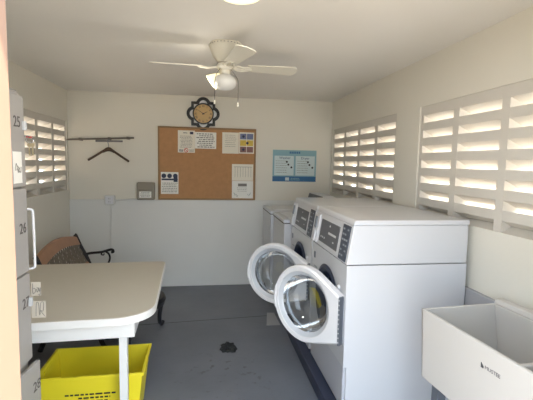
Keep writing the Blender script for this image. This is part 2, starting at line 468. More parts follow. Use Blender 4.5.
    for k in range(-2, 3):
        a = k*.13-.02
        y, z = cy+.232*math.cos(a), cz+.232*math.sin(a)
        bm = BM(); box(bm, -.0365, -.033, y-.003, y+.003, z-.008, z+.008)
        obj('handle_mark', bm, M['key'], d, local=True)
    bm = BM(); tube(bm, [(-.03, cy+(R-.012)*math.cos(a), cz+(R-.012)*math.sin(a)) for a in [k*.06 for k in range(-6,7)]], [.004]+[.009]*11+[.004], 8)
    obj('handle', bm, M['white2'], d, smooth=True, local=True)
    return t
make_washer(2.11, .738, math.radians(36), 'nearer white front loading washer with dark sloping control panel and open door')
make_washer(2.872, .738, math.radians(56), 'second white front loading washer, its open door partly behind the nearer washer door')

# ------------------------------------------------------------------ top loaders at the far end
def make_toploader(Y0, W, label, fx=.700, dz=0):
    t = thing('top_load_washer', (1.06, Y0+W/2, PZ), label, 'washing machine', group='low white machines by the back wall')
    bx_ = 1.43
    bm = BM(); box(bm, fx+.006, bx_, Y0, Y0+W, PZ, .985); obj('cabinet', bm, M['white'], t, bevel=.006)
    bm = BM(); box(bm, fx+.002, fx+.0055, Y0+.07, Y0+W-.07, PZ+.06, .93); obj('front_panel', bm, M['white'], t, bevel=.002)
    bm = BM(); box(bm, fx+.001, bx_, Y0+.02, Y0+W-.003, .985, .994); obj('lid_seam', bm, M['lockerdark'], t)
    bm = BM(); box(bm, fx, bx_, Y0, Y0+W, .994, 1.028); obj('top_deck', bm, M['white'], t, bevel=.008)
    bm = BM(); box(bm, fx+.06, 1.22, Y0+.05, Y0+W-.05, 1.028, 1.036); lid = obj('lid', bm, M['white2'], t, bevel=.003)
    bm = BM(); prism(bm, [(1.25,1.028),(1.43,1.028),(1.43,1.195),(1.30,1.195)], 'y', Y0+.004, Y0+W-.004); c = obj('control_console', bm, M['white'], t, bevel=.006)
    bm = BM(); hexa(bm, [(1.252,Y0+.012,1.045),(1.262,Y0+.012,1.045),(1.262,Y0+W-.012,1.045),(1.252,Y0+W-.012,1.045)], [(1.291,Y0+.012,1.188),(1.301,Y0+.012,1.188),(1.301,Y0+W-.012,1.188),(1.291,Y0+W-.012,1.188)])
    obj('control_panel', bm, M['dark'], c)
    for k in range(3):
        bm = BM(); lathe(bm, [(0,-.025),(.022,-.022),(.025,0),(0,0)], (1.272,Y0+.12+.17*k,1.115), 'x', 16); obj('knob', bm, M['chrome'], c, smooth=True)
    if dz: t.scale = (1,1,1+dz)
    return t
make_toploader(3.65, .595, 'low white top loading machine directly beyond the two front loaders', .728, -.008)
make_toploader(4.268, .595, 'low white top loading machine at the far end against the back wall')

# ------------------------------------------------------------------ laundry sink (slightly askew)
def make_sink():
    rz = math.radians(4.6)
    t = thing('laundry_sink', (1.03, 1.71, 0), 'deep off-white plastic laundry sink on legs by the right wall', 'sink', rz)
    W, L, z0, z1 = .475, .90, .53, .868        # local: x to the wall, -y towards the camera
    bm = BM(); tp = .012; th = .016
    hexa(bm, [(tp,-L+tp,z0),(tp+th,-L+tp,z0),(tp+th,-tp,z0),(tp,-tp,z0)], [(0,-L,z1),(th,-L,z1),(th,0,z1),(0,0,z1)])
    hexa(bm, [(W-tp-th,-L+tp,z0),(W-tp,-L+tp,z0),(W-tp,-tp,z0),(W-tp-th,-tp,z0)], [(W-th-.05,-L,z1),(W,-L,z1),(W,0,z1),(W-th-.05,0,z1)])
    hexa(bm, [(tp,-tp-th,z0),(W-tp,-tp-th,z0),(W-tp,-tp,z0),(tp,-tp,z0)], [(0,-th,z1),(W,-th,z1),(W,0,z1),(0,0,z1)])
    hexa(bm, [(tp,-L+tp,z0),(W-tp,-L+tp,z0),(W-tp,-L+tp+th,z0),(tp,-L+tp+th,z0)], [(0,-L,z1),(W,-L,z1),(W,-L+th,z1),(0,-L+th,z1)])
    box(bm, tp, W-tp, -L+tp, -tp, z0, z0+.02)
    bs = obj('basin', bm, M['sink'], t, local=True, bevel=.004)
    bm = BM(); hexa(bm, [(.012,-.475,z0+.02),(W-.03,-.475,z0+.02),(W-.03,-.435,z0+.02),(.012,-.435,z0+.02)], [(.012,-.465,z1-.06),(W-.03,-.465,z1-.06),(W-.03,-.445,z1-.06),(.012,-.445,z1-.06)])
    obj('divider', bm, M['sink'], t, local=True, bevel=.006)
    bm = BM(); prism(bm, [(W-.062,z1),(W,z1),(W,z1+.022),(W-.05,z1+.022)], 'y', -L, -.0); obj('back_ledge', bm, M['sink'], t, local=True, bevel=.006)
    for x, y in ((.07,-.07),(W-.07,-.07),(.07,-L+.07),(W-.07,-L+.07)):
        bm = BM(); prism(bm, [(x-.022,y-.022),(x+.022,y-.022),(x+.022,y-.016),(x-.016,y-.016),(x-.016,y+.022),(x-.022,y+.022)], 'z', 0, z0); obj('leg', bm, M['steelgrey'], t, local=True)
    for yy in (-.23,-.68):
        bm = BM(); lathe(bm, [(.04,0),(.042,.004),(.03,.003),(.0,.001)], (.24,yy,z0+.02), 'z', 20); obj('drain', bm, M['chrome'], t, local=True, smooth=True)
    # maker's lettering on the front
    me = text_mesh('MUSTEE', .021); b2 = BM(); b2.from_mesh(me); bpy.data.meshes.remove(me)
    b2.transform(face_negx(.0018,-.443,.784)); obj('lettering', b2, mat('grey_lettering', (126,122,124), .6), t, local=True)
    bm = BM(); prism(bm, [(-.387,.776),(-.399,.776),(-.399,.784),(-.387,.796)], 'x', .0004, .0026); obj('maker_mark', bm, mat('dark_grey_mark', (70,70,74), .6), t, local=True)
make_sink()

# ------------------------------------------------------------------ table
def make_table():
    rz = math.radians(2.6)
    t = thing('folding_table', (-.27, 2.03, 0), 'long beige topped white table in the middle left of the room', 'table', rz)
    W, L = 1.22, 1.17; z1 = .75
    def rr(inset, n=10):
        pts = []
        for cx, cy, r, a0 in ((-.2,.2,.2,-90),(-.05,L-.05,.05,0),(-W+.05,L-.05,.05,90),(-W+.05,.05,.05,180)):
            for k in range(n+1):
                a = math.radians(a0+90*k/n); pts.append((cx+(r-inset)*math.cos(a), cy+(r-inset)*math.sin(a)))
        return pts
    bm = BM(); prism(bm, rr(.0), 'z', z1-.042, z1-.001); obj('edge_band', bm, M['tablewhite'], t, local=True, bevel=.004)
    bm = BM(); prism(bm, rr(.006), 'z', z1-.002, z1+.001); obj('tabletop', bm, M['tabletop'], t, local=True)
    bm = BM()
    o = [(-W+.08,.05),(-.10,.05),(-.10,L-.07),(-W+.08,L-.07)]; i_ = [(-W+.1,.07),(-.12,.07),(-.12,L-.09),(-W+.1,L-.09)]
    ring_prism(bm, o, i_, 'z', z1-.125, z1-.042); obj('apron', bm, M['tablewhite'], t, local=True, bevel=.003)
    for x, y in ((-.165,.11),(-W+.15,.11),(-.30,L-.13),(-W+.15,L-.13)):
        bm = BM(); box(bm, x-.021, x+.021, y-.021, y+.021, 0, z1-.05); obj('leg', bm, M['tablewhite'], t, local=True, bevel=.004)
make_table()

# ------------------------------------------------------------------ yellow tote
def make_tote():
    rz = math.radians(1.0)
    t = thing('storage_bin', (-.645, 2.395, 0), 'open yellow plastic bin on the floor under the table', 'bin', rz)
    a, b, h = .285, .180, .35; ta, tb = .245, .145; th = .006
    def q(x, y, z): return [(-x,-y,z),(x,-y,z),(x,y,z),(-x,y,z)]
    bm = BM()
    O0 = [bm.verts.new(p) for p in q(ta,tb,0)]; O1 = [bm.verts.new(p) for p in q(a,b,h)]; I1 = [bm.verts.new(p) for p in q(a-th,b-th,h)]; I0 = [bm.verts.new(p) for p in q(ta-th,tb-th,.008)]
    bm.faces.new(O0[::-1]); bm.faces.new(I0)
    for A, B in ((O0,O1),(O1,I1),(I1,I0)):
        for k in range(4): bm.faces.new([A[k],A[(k+1)%4],B[(k+1)%4],B[k]])
    obj('body', bm, M['yellow'], t, local=True, bevel=.004)
    bm = BM(); e = .008
    ring_prism(bm, [(-a-e,-b-e),(a+e,-b-e),(a+e,b+e),(-a-e,b+e)], [(-a+.002,-b+.002),(a-.002,-b+.002),(a-.002,b-.002),(-a+.002,b-.002)], 'z', h-.018, h)
    obj('rim', bm, M['yellow'], t, local=True, bevel=.003)
    for s in (-1,1):
        bm = BM(); box(bm, s*(a-.006)-.008, s*(a-.006)+.008, -.07, .07, h-.06, h-.018)
        obj('side_grip', bm, M['yellow'], t, local=True, bevel=.004)
    for k in range(3):
        x = -a+.05+k*.17; bm = BM(); box(bm, x, x+.09, -b-.012, -b-.002, h-.001, h+.006)
        obj('rim_lug', bm, M['yellow'], t, local=True, bevel=.002)
    # three lines of small black print on the front
    bm = BM(); rnd = random.Random(4)
    for i, (w, c) in enumerate(((.27,.0),(.17,.02),(.15,.02),(.20,.0))):
        z = .236-.022*i; y = -(tb+(b-tb)*z/h)-.0012; x = -w/2+c
        while x < w/2+c:
            ww = rnd.uniform(.014,.04); ww = min(ww, w/2+c-x)
            box(bm, x, x+ww, y-.0008, y+.0012, z-.0045, z+.0045); x += ww+.007
    obj('printed_lettering', bm, M['ink'], t, local=True)
make_tote()

# ------------------------------------------------------------------ garden bench in the corner
def make_bench():
    t = thing('garden_bench', (-1.2, 3.75, 0), 'cast iron garden bench with wooden top rail in the left corner', 'bench')
    ys = (3.25, 4.20)
    for y in ys:
        bm = BM()
        tube(bm, smooth_path([(-1.33,y,.79),(-1.315,y,.77),(-1.27,y,.66),(-1.215,y,.55),(-1.18,y,.43),(-1.20,y,.30),(-1.26,y,.15),(-1.31,y,.02)]), .020, 8)
        tube(bm, smooth_path([(-1.20,y,.42),(-1.0,y,.405),(-.86,y,.42)]), .014, 8)
        tube(bm, smooth_path([(-.86,y,.42),(-.83,y,.33),(-.87,y,.18),(-.83,y,.05),(-.80,y,.015)]), [.018]*24+[.014], 8)
        # arm rest with scrolled tip
        tube(bm, smooth_path([(-1.235,y,.585),(-1.17,y,.598),(-1.07,y,.607),(-.99,y,.63),(-.962,y,.628),(-.955,y,.608),(-.975,y,.602)]), .013, 8)
        tube(bm, smooth_path([(-1.03,y,.612),(-1.0,y,.585),(-.99,y,.54),(-1.01,y,.48),(-1.05,y,.42)]), .010, 8)
        tube(bm, smooth_path([(-1.06,y,.605),(-1.075,y,.585),(-1.055,y,.575),(-1.045,y,.59)]), .007, 6)
        obj('end_frame', bm, M['iron'], t, smooth=True)
    # wooden top rail, bowed upwards
    bm = BM(); n = 20; up, lo = [], []
    for k in range(n+1):
        f = k/n; y = ys[0]+.012+(ys[1]-ys[0]-.024)*f; bow = math.sin(PI*f)
        up.append((y, .768+.062*bow**.8)); lo.append((y, .69+.05*bow))
    prism(bm, up+lo[::-1], 'x', -.016, .016)
    sh = Matrix.Identity(4); sh[0][2] = -.42; bm.transform(Matrix.Translation((-1.322+.42*.775,0,0)) @ sh)
    obj('top_rail', bm, M['wood'], t, bevel=.004)
    # iron back panel: a frame full of rings and scrolls
    bm = BM()
    def P(y, z): return (-1.322+.42*(.775-z), y, z)
    for zz in (.52,): tube(bm, [P(ys[0],zz), P(ys[1],zz)], .010, 6)
    rnd = random.Random(3)
    for i in range(9):
        for j in range(3):
            y = ys[0]+.06+i*.103; z = .555+j*.065+.02*math.sin(PI*(i+.5)/9)
            r = .036
            tube(bm, [P(y+r*math.cos(a), z+r*math.sin(a)) for a in [2*PI*k/12 for k in range(13)]], .007, 5)
            tube(bm, [P(y-r*.7,z-r*.6), P(y+.0,z+.004), P(y+r*.7,z+r*.6)], .009, 5)
    for i in range(10):
        y = ys[0]+.01+i*.103; tube(bm, [P(y,.52), P(y+.01,.60), P(y-.005,.71)], .008, 6)
    obj('back_panel', bm, M['iron2'], t, smooth=True)
    bm = BM(); tube(bm, [P(ys[0]+.02,.50), P(ys[1]-.02,.50)], .02, 4); obj('lower_rail', bm, M['wood'], t)
    for k in range(5):
        x = -1.185+.075*k
        bm = BM(); box(bm, x-.03, x+.03, ys[0]-.01, ys[1]+.01, .425, .445); obj('seat_slat', bm, M['wood'], t, bevel=.004)
make_bench()

# ------------------------------------------------------------------ dark stool behind the table
def make_stool():
    cx, cy = -.59, 3.45
    t = thing('metal_stool', (cx,cy,0), 'low black metal stool with curled legs showing past the right edge of the table', 'stool')
    bm = BM(); lathe(bm, [(0,.39),(.19,.39),(.228,.38),(.24,.35),(.228,.31),(.19,.295),(0,.295)], (cx,cy,0), 'z', 36); obj('seat', bm, M['black'], t, smooth=True)
    for k in range(3):
        a = math.radians((58,180,262)[k]); c, s = math.cos(a), math.sin(a)
        prof = [(.18,.33),(.26,.34),(.31,.29),(.315,.20),(.295,.11),(.30,.035),(.33,.016),(.35,.032)]
        if k: prof = [(r*.78, z) for r, z in prof]
        bm = BM(); tube(bm, smooth_path([(cx+c*r, cy+s*r, z) for r, z in prof]), [.024-.0002*i for i in range(43)], 8); obj('leg', bm, M['black'], t, smooth=True)
make_stool()

# ------------------------------------------------------------------ lockers
def make_lockers():
    fx, y0, y1 = -.80, 1.585, 1.905; bx_ = -1.25
    t = thing('locker', ((fx+bx_)/2, (y0+y1)/2, 0), 'tall pale grey four door locker with numbers on the doors at left', 'locker')
    bm = BM(); box(bm, bx_, fx-.02, y0, y1, 0, 1.842); obj('body', bm, M['locker'], t, bevel=.006)
    zs = [(1.428,1.822),(1.040,1.42),(.628,1.032),(.22,.612)]
    for i, (a, b) in enumerate(zs):
        bm = BM(); ajar = .0
        if i == 3:     # lowest door stands a little open, hinged on the near side
            prism(bm, [(fx-.02,y0+.006),(fx+.0,y0+.006),(fx+.030,y1+.002),(fx+.010,y1+.004)], 'z', a, b)
        else: box(bm, fx-.0195, fx, y0+.006, y1-.002, a, b)
        d = obj('door', bm, M['locker'], t, bevel=.004)
        num = ('25','26','27','28')[i]
        yy, zz = ((1.832,1.705),(1.852,1.243),(1.852,.905),(1.872,.505))[i]
        x = fx+.0012 if i < 3 else fx+.0275
        mt = face_posx(x, yy, zz)
        if i == 3: mt = Matrix.Translation((x,yy,zz)) @ Matrix.Rotation(PI/2-math.atan2(.030,.316),4,'Z') @ Matrix.Rotation(PI/2,4,'X')
        text('number', num, .066, mat('pencil_number_%s' % num, (92,86,82), .7), d, mt, 1.0)
        if i == 0:
            bm = BM(); box(bm, fx, fx+.0015, 1.785, 1.862, 1.445, 1.58); s = obj('paper_label', bm, M['paper2'], d)
            bm = BM()
            for k in range(3): tube(bm, smooth_path([(fx+.002,1.80+.012*k,1.50),(fx+.002,1.81+.012*k,1.53-.01*k),(fx+.002,1.825+.012*k,1.49),(fx+.002,1.83+.012*k,1.515)]), .0012, 5)
            obj('scribble', bm, M['softink'], s)
        if i == 1:
            bm = BM(); tube(bm, smooth_path([(fx,1.90,1.325),(fx+.018,1.905,1.32),(fx+.022,1.905,1.29),(fx+.022,1.907,1.08),(fx+.018,1.905,1.055),(fx,1.90,1.05)]), .0055, 8)
            obj('handle', bm, M['white2'], d, smooth=True)
        if i in (0,2):
            bm = BM(); box(bm, fx, fx+.012, 1.878, 1.90, (a+b)/2+.05, (a+b)/2+.09); obj('latch', bm, M['lightlegend'], d, bevel=.002)
    # vent slots near the top of the body
    bm = BM(); box(bm, bx_+.02, fx-.021, y0+.02, y1-.02, 1.842, 1.846); obj('top_panel', bm, M['locker'], t)
make_lockers()
# keys with a red tag hanging at the upper lock; two scribbled paper slips further down
t = thing('key_ring', (-.80,1.90,1.65), 'keys with a red tag hanging at the edge of the locker', 'keys')
bm = BM(); tube(bm, [(-.785,1.915+.0,1.648)]+[(-.785+.016*math.sin(2*PI*k/14), 1.915, 1.634+.014*math.cos(2*PI*k/14)) for k in range(15)], .0018, 6); obj('ring', bm, M['chrome'], t, smooth=True)
bm = BM(); tube(bm, [(-.805,1.895,1.650),(-.79,1.905,1.652),(-.785,1.915,1.649)], .0022, 6); obj('hook', bm, M['chrome'], t)
bm = BM(); hexa(bm, [(-.80,1.914,1.645),(-.775,1.914,1.642),(-.775,1.917,1.642),(-.80,1.917,1.645)], [(-.80,1.914,1.654),(-.775,1.914,1.650),(-.775,1.917,1.650),(-.80,1.917,1.654)]); obj('red_tag', bm, M['red'], t)
for k, dx in enumerate((-.006,.006)):
    bm = BM(); x = -.782+dx; lathe(bm, [(0,-.001),(.009,-.001),(.009,.001),(0,.001)], (x,1.916+.004*k,1.612), 'y', 12); box(bm, x-.003, x+.003, 1.915+.004*k, 1.917+.004*k, 1.565, 1.604); obj('key', bm, M['key_metal'], t)
def slip(z0, z1, x0, x1, label, strokes):
    t = tag(obj('paper_slip', (lambda b: (box(b, x0, x1, 1.9075, 1.9095, z0, z1), b)[1])(BM()), M['slip']), label, 'paper slip', 'paper slips on the locker edge')
    bm = BM()
    for st in strokes: tube(bm, smooth_path([(x0+(x1-x0)*u, 1.9068, z0+(z1-z0)*w) for u, w in st], 4), .0016, 5)
    obj('handwriting', bm, M['softink'], t)
slip(.92, .985, -.80, -.757, 'upper paper slip with curly handwriting stuck to the locker edge', [[(.2,.9),(.2,.2),(.45,.3),(.4,.55),(.2,.5)],[(.55,.5),(.65,.25),(.75,.5),(.6,.6)],[(.8,.6),(.85,.3),(.97,.6),(.9,.05),(.75,.1)]])
slip(.815, .895, -.80, -.738, 'lower paper slip with looped handwriting beside the table edge', [[(.3,.1),(.35,.85),(.5,.85),(.55,.15)],[(.6,.2),(.65,.85),(.85,.9),(.8,.4),(.6,.45),(.9,.1)]])

# ------------------------------------------------------------------ ceiling fan
def make_fan():
    cx, cy = .120, 2.75
    t = thing('ceiling_fan', (cx,cy,H), 'white hugger ceiling fan with frosted globe light and two pull chains', 'fan')
    bm = BM(); lathe(bm, [(0,H),(.108,H),(.110,H-.02),(.103,H-.04),(.085,H-.085),(.06,H-.115),(.05,H-.125),(0,H-.125)], (cx,cy,0), 'z', 40); mo = obj('motor_housing', bm, M['fan'], t, smooth=True)
    bm = BM()
    for k in range(30):
        a = 2*PI*k/30; c, s = math.cos(a), math.sin(a); lathe(bm, [(0,.0),(.0045,.0),(.0045,-.003),(0,-.003)], (cx+.1098*c, cy+.1098*s, H-.012), 'z', 6)
    obj('vent_slots', bm, M['softink'], mo)
    zb = 2.196
    bm = BM(); lathe(bm, [(0,zb+.02),(.055,zb+.02),(.06,zb),(.05,zb-.02),(0,zb-.02)], (cx,cy,0), 'z', 32); obj('blade_hub', bm, M['fan'], t, smooth=True)
    for k in range(4):
        a0 = math.radians((2,92,182,-78)[k]); rot = Matrix.Translation((cx,cy,zb)) @ Matrix.Rotation(a0,4,'Z') @ Matrix.Rotation(math.radians(-12),4,'X')
        out = []
        for s in range(9): f = s/8; out.append((.15+.312*f, .045+.018*f))
        for s in range(1,9): an = PI/2*(1-s/8); out.append((.462+.035*math.cos(an), .063*math.sin(an)))
        pl = out + [(u,-w) for u, w in out[::-1][1:]]
        bm = BM(); prism(bm, pl, 'z', -.003, .003); bm.transform(rot); bl = obj('blade', bm, M['fan'], t)
        bm = BM()
        for s in (-1,1):
            tube(bm, smooth_path([(.05,s*.012,.0),(.085,s*.035,-.006),(.12,s*.03,-.010),(.155,s*.022,-.006),(.18,s*.01,-.005)]), .006, 6)
        tube(bm, [(.05,0,0),(.12,0,-.012),(.17,0,-.006)], .008, 6)
        bm.transform(rot); obj('blade_bracket', bm, M['fan'], bl, smooth=True)
    bm = BM(); lathe(bm, [(0,zb-.015),(.033,zb-.015),(.035,zb-.05),(.032,zb-.068),(0,zb-.068)], (cx,cy,0), 'z', 28); obj('light_fitter', bm, M['fan'], t, smooth=True)
    # frosted bowl
    gz = 2.136
    bm = BM(); lathe(bm, [(.032,gz+.012),(.060,gz-.002),(.076,gz-.028),(.078,gz-.045),(.068,gz-.070),(.045,gz-.088),(.02,gz-.096),(0,gz-.098)], (cx,cy,0), 'z', 36); obj('frosted_globe', bm, M['frost'], t, smooth=True)
    # lit bell shaped shade pointing out to the left
    bm = BM(); lathe(bm, [(.0,.0),(.018,.0),(.030,.02),(.046,.05),(.056,.082),(.05,.084),(.0,.07)], (0,0,0), 'z', 28)
    bm.transform(Matrix.Translation((cx-.028,cy+.03,2.145)) @ Matrix.Rotation(math.radians(-128),4,'Y'))
    o = obj('lit_shade', bm, M['litglass'], t, smooth=True); o['label'] = 'glowing cream glass shade'
    for sx, dx, zz in ((-1,-.072,1.945),(1,.084,1.935)):
        bm = BM(); tube(bm, smooth_path([(cx+sx*.03,cy-.03,zb-.01),(cx+sx*.055,cy-.05,zb-.05),(cx+dx*.95,cy-.06,zb-.09),(cx+dx,cy-.06,zb-.14),(cx+dx,cy-.06,zz+.02)]), .0022, 6)
        ch = obj('pull_chain', bm, M['railgrey'], t, smooth=True)
        bm = BM(); lathe(bm, [(0,zz+.022),(.004,zz+.018),(.007,zz+.004),(.005,zz-.006),(0,zz-.008)], (cx+dx,cy-.06,0), 'z', 10); obj('chain_pull', bm, M['fan'], ch, smooth=True)
make_fan()

# ceiling lamp near the door
lx, ly = .145, 1.845
t = thing('ceiling_lamp', (lx,ly,H), 'round lit ceiling lamp above the camera end of the room', 'lamp')
bm = BM(); lathe(bm, [(0,H),(.125,H),(.125,H-.015),(0,H-.015)], (lx,ly,0), 'z', 36); obj('base', bm, M['fan'], t, smooth=True)
bm = BM(); lathe(bm, [(.118,H-.015),(.112,H-.035),(.09,H-.052),(.05,H-.062),(0,H-.065)], (lx,ly,0), 'z', 36); obj('dome', bm, M['litlamp'], t, smooth=True)

# ------------------------------------------------------------------ back wall: cork board and notices
bx0, bx1, bz0, bz1 = -.583, .603, 1.087, 1.972
YB = D-.028
t = thing('cork_board', ((bx0+bx1)/2, D, bz0), 'large cork notice board on the back wall', 'notice board')
bm = BM(); box(bm, bx0+.018, bx1-.018, D-.024, D, bz0+.018, bz1-.018); obj('cork_panel', bm, M['cork'], t)
bm = BM(); ring_prism(bm, [(bx0,bz0),(bx1,bz0),(bx1,bz1),(bx0,bz1)], [(bx0+.02,bz0+.02),(bx1-.02,bz0+.02),(bx1-.02,bz1-.02),(bx0+.02,bz1-.02)], 'y', D-.032, D); obj('frame', bm, M['corkframe'], t, bevel=.003)
YP = D-.0245
def notice(x0, x1, z0, z1, label, m='paper', tilt=0, name='paper_notice', lift=0):
    y = YP-lift
    bm = BM(); box(bm, x0, x1, y-.0012, y, z0, z1)
    o = obj(name, bm, M[m]); tag(o, label, 'notice', 'notices on the cork board'); return o, y-.0013
k = 4.9/4.9
o, y = notice(-.348,-.146,1.664,1.93,'cork board notice at upper left with red prohibition sign at its foot')
rnd = random.Random(1)
bm = BM(); word_rows(bm, -.325,-.17,1.72,1.87, y, 9, .005, .12, rnd); obj('print', bm, M['softink'], o)
bm = BM(); box(bm, -.205,-.165,y-.0005,y,1.885,1.915); word_rows(bm,-.285,-.235,1.89,1.91,y,1,.009,.0,rnd); word_rows(bm,-.335,-.285,1.672,1.702,y,3,.007,.0,rnd); obj('dark_print', bm, M['navy'], o)
bm = BM()
ring_prism(bm, [(-.25+.026*math.cos(2*PI*i/24),1.692+.026*math.sin(2*PI*i/24)) for i in range(24)], [(-.25+.019*math.cos(2*PI*i/24),1.692+.019*math.sin(2*PI*i/24)) for i in range(24)], 'y', y-.0007, y)
hexa(bm, [(-.270,y-.0007,1.708),(-.265,y-.0007,1.712),(-.265,y,1.712),(-.270,y,1.708)], [(-.235,y-.0007,1.672),(-.230,y-.0007,1.676),(-.230,y,1.676),(-.235,y,1.672)])
obj('prohibition_sign', bm, M['red'], o)
bm = BM(); word_rows(bm,-.215,-.155,1.672,1.705,y,3,.005,.0,rnd); obj('footer', bm, M['softink'], o)
o, y = notice(-.145,.112,1.716,1.915,'wide cork board notice with bold lines of print, top row centre', 'paper2', lift=.0015)
bm = BM(); word_rows(bm,-.13,.10,1.725,1.905,y,8,.011,.2,rnd); obj('bold_print', bm, M['softink'], o)
o, y = notice(.185,.388,1.664,1.922,'plain typed sheet on cork board beside the coloured picture sheet', 'paper')
bm = BM(); word_rows(bm,.215,.36,1.74,1.90,y,7,.004,.1,rnd); obj('print', bm, M['softink'], o)
o, y = notice(.392,.578,1.668,1.928,'coloured picture sheet in the top right corner of cork board', 'paper', lift=.0005)
for r in range(3):
    for c in range(2):
        bm = BM(); a = .404+c*.084; b = 1.842-.08*r; box(bm, a, a+.078, y-.0006, y, b, b+.07); obj('picture', bm, M[('photo1','photo2','photo3')[r]], o)
bm = BM()
for r in range(3): lathe(bm, [(0,-.0009),(.016,-.0009),(.016,0),(0,0)], (.445+.05*(r%2), y, 1.877-.08*r), 'y', 14)
obj('picture_detail', bm, M['navy'], o)
o, y = notice(-.55,-.342,1.158,1.424,'cork board notice at lower left with dark picture band on top', 'paper2')
bm = BM()
for i in range(3): lathe(bm, [(0,-.0008),(.028,-.0008),(.028,0),(0,0)], (-.515+.068*i, y, 1.378), 'y', 18)
box(bm, -.542,-.35,y-.0005,y,1.325,1.345); box(bm, -.40,-.352,y-.0007,y,1.305,1.37); obj('picture_band', bm, M['navy'], o)
bm = BM(); word_rows(bm,-.54,-.352,1.175,1.30,y,6,.007,.06,rnd); obj('print', bm, M['softink'], o)
o, y = notice(.308,.573,1.331,1.536,'ruled chart sheet on the right side of cork board', 'paper')
bm = BM()
for i in range(7): x = .345+.033*i; box(bm, x, x+.003, y-.0005, y, 1.375, 1.50)
box(bm, .33,.555,y-.0005,y,1.50,1.504); obj('ruled_lines', bm, M['softink'], o)
o, y = notice(.310,.575,1.110,1.328,'sheet with small tick drawings in lower right corner of cork board', 'paper2')
bm = BM(); box(bm,.385,.495,y-.0006,y,1.26,1.295); obj('heading', bm, M['softink'], o)
bm = BM(); word_rows(bm,.37,.51,1.19,1.25,y,3,.004,.1,rnd); obj('print', bm, M['softink'], o)
bm = BM()
tube(bm, [(.335,y-.002,1.18),(.352,y-.002,1.145),(.36,y-.002,1.165),(.375,y-.002,1.125),(.385,y-.002,1.15)], .002, 5); obj('drawing', bm, M['ink'], o); bm = BM(); tube(bm, [(.505,y-.002,1.165),(.52,y-.002,1.14),(.545,y-.002,1.18)], .002, 5)
obj('drawing', bm, M['ink'], o)

# poster
px0, px1, pz0, pz1 = .822, 1.388, 1.327, 1.726
t = thing('poster', ((px0+px1)/2, D, pz0), 'blue two column instruction poster on back wall right of the cork board', 'poster')
y = D-.004
bm = BM(); box(bm, px0, px1, y, D, pz0, pz1); bd = obj('sheet', bm, M['pblue'], t)
bm = BM(); box(bm, px0, px1, y-.0012, y, pz0, pz0+.065); obj('footer_band', bm, M['pdeep'], t)
for a, b in ((px0+.022,px0+.272),(px0+.297,px1-.022)):
    bm = BM(); box(bm, a, b, y-.0012, y, pz0+.078, pz0+.325); p = obj('text_panel', bm, M['ppanel'], t)
    bm = BM(); word_rows(bm, a+.015, a+.165, pz0+.10, pz0+.275, y-.0014, 6, .005, .05, rnd); obj('print', bm, M['softink'], p)
    bm = BM()
    for i in range(3): lathe(bm, [(0,-.0005),(.013,-.0005),(.013,0),(0,0)], (a+.16+.03*i-.01*(i==1), y-.0014, pz0+.25-.035*i), 'y', 10)
    obj('small_picture', bm, M['ink'], p)
text('heading', 'Washer', .045, M['pink'], t, face_negy(px0+.155, y-.0016, pz0+.298))
text('heading', 'Dryer', .045, M['pink'], t, face_negy(px0+.42, y-.0016, pz0+.298))
bm = BM()
for i in range(6): x = px0+.215+.024*i; box(bm, x, x+.017, y-.0012, y, pz1-.045, pz1-.018)
obj('title_print', bm, M['pdeep'], t)
bm = BM(); box(bm, px0+.165, px0+.215, y-.002, y-.001, pz0+.012, pz0+.052); obj('footer_badge', bm, M['ppanel'], t)
bm = BM(); word_rows(bm, px0+.225, px0+.36, pz0+.012, pz0+.052, y-.0013, 2, .010, .1, rnd); obj('footer_print', bm, M['pblue'], t)

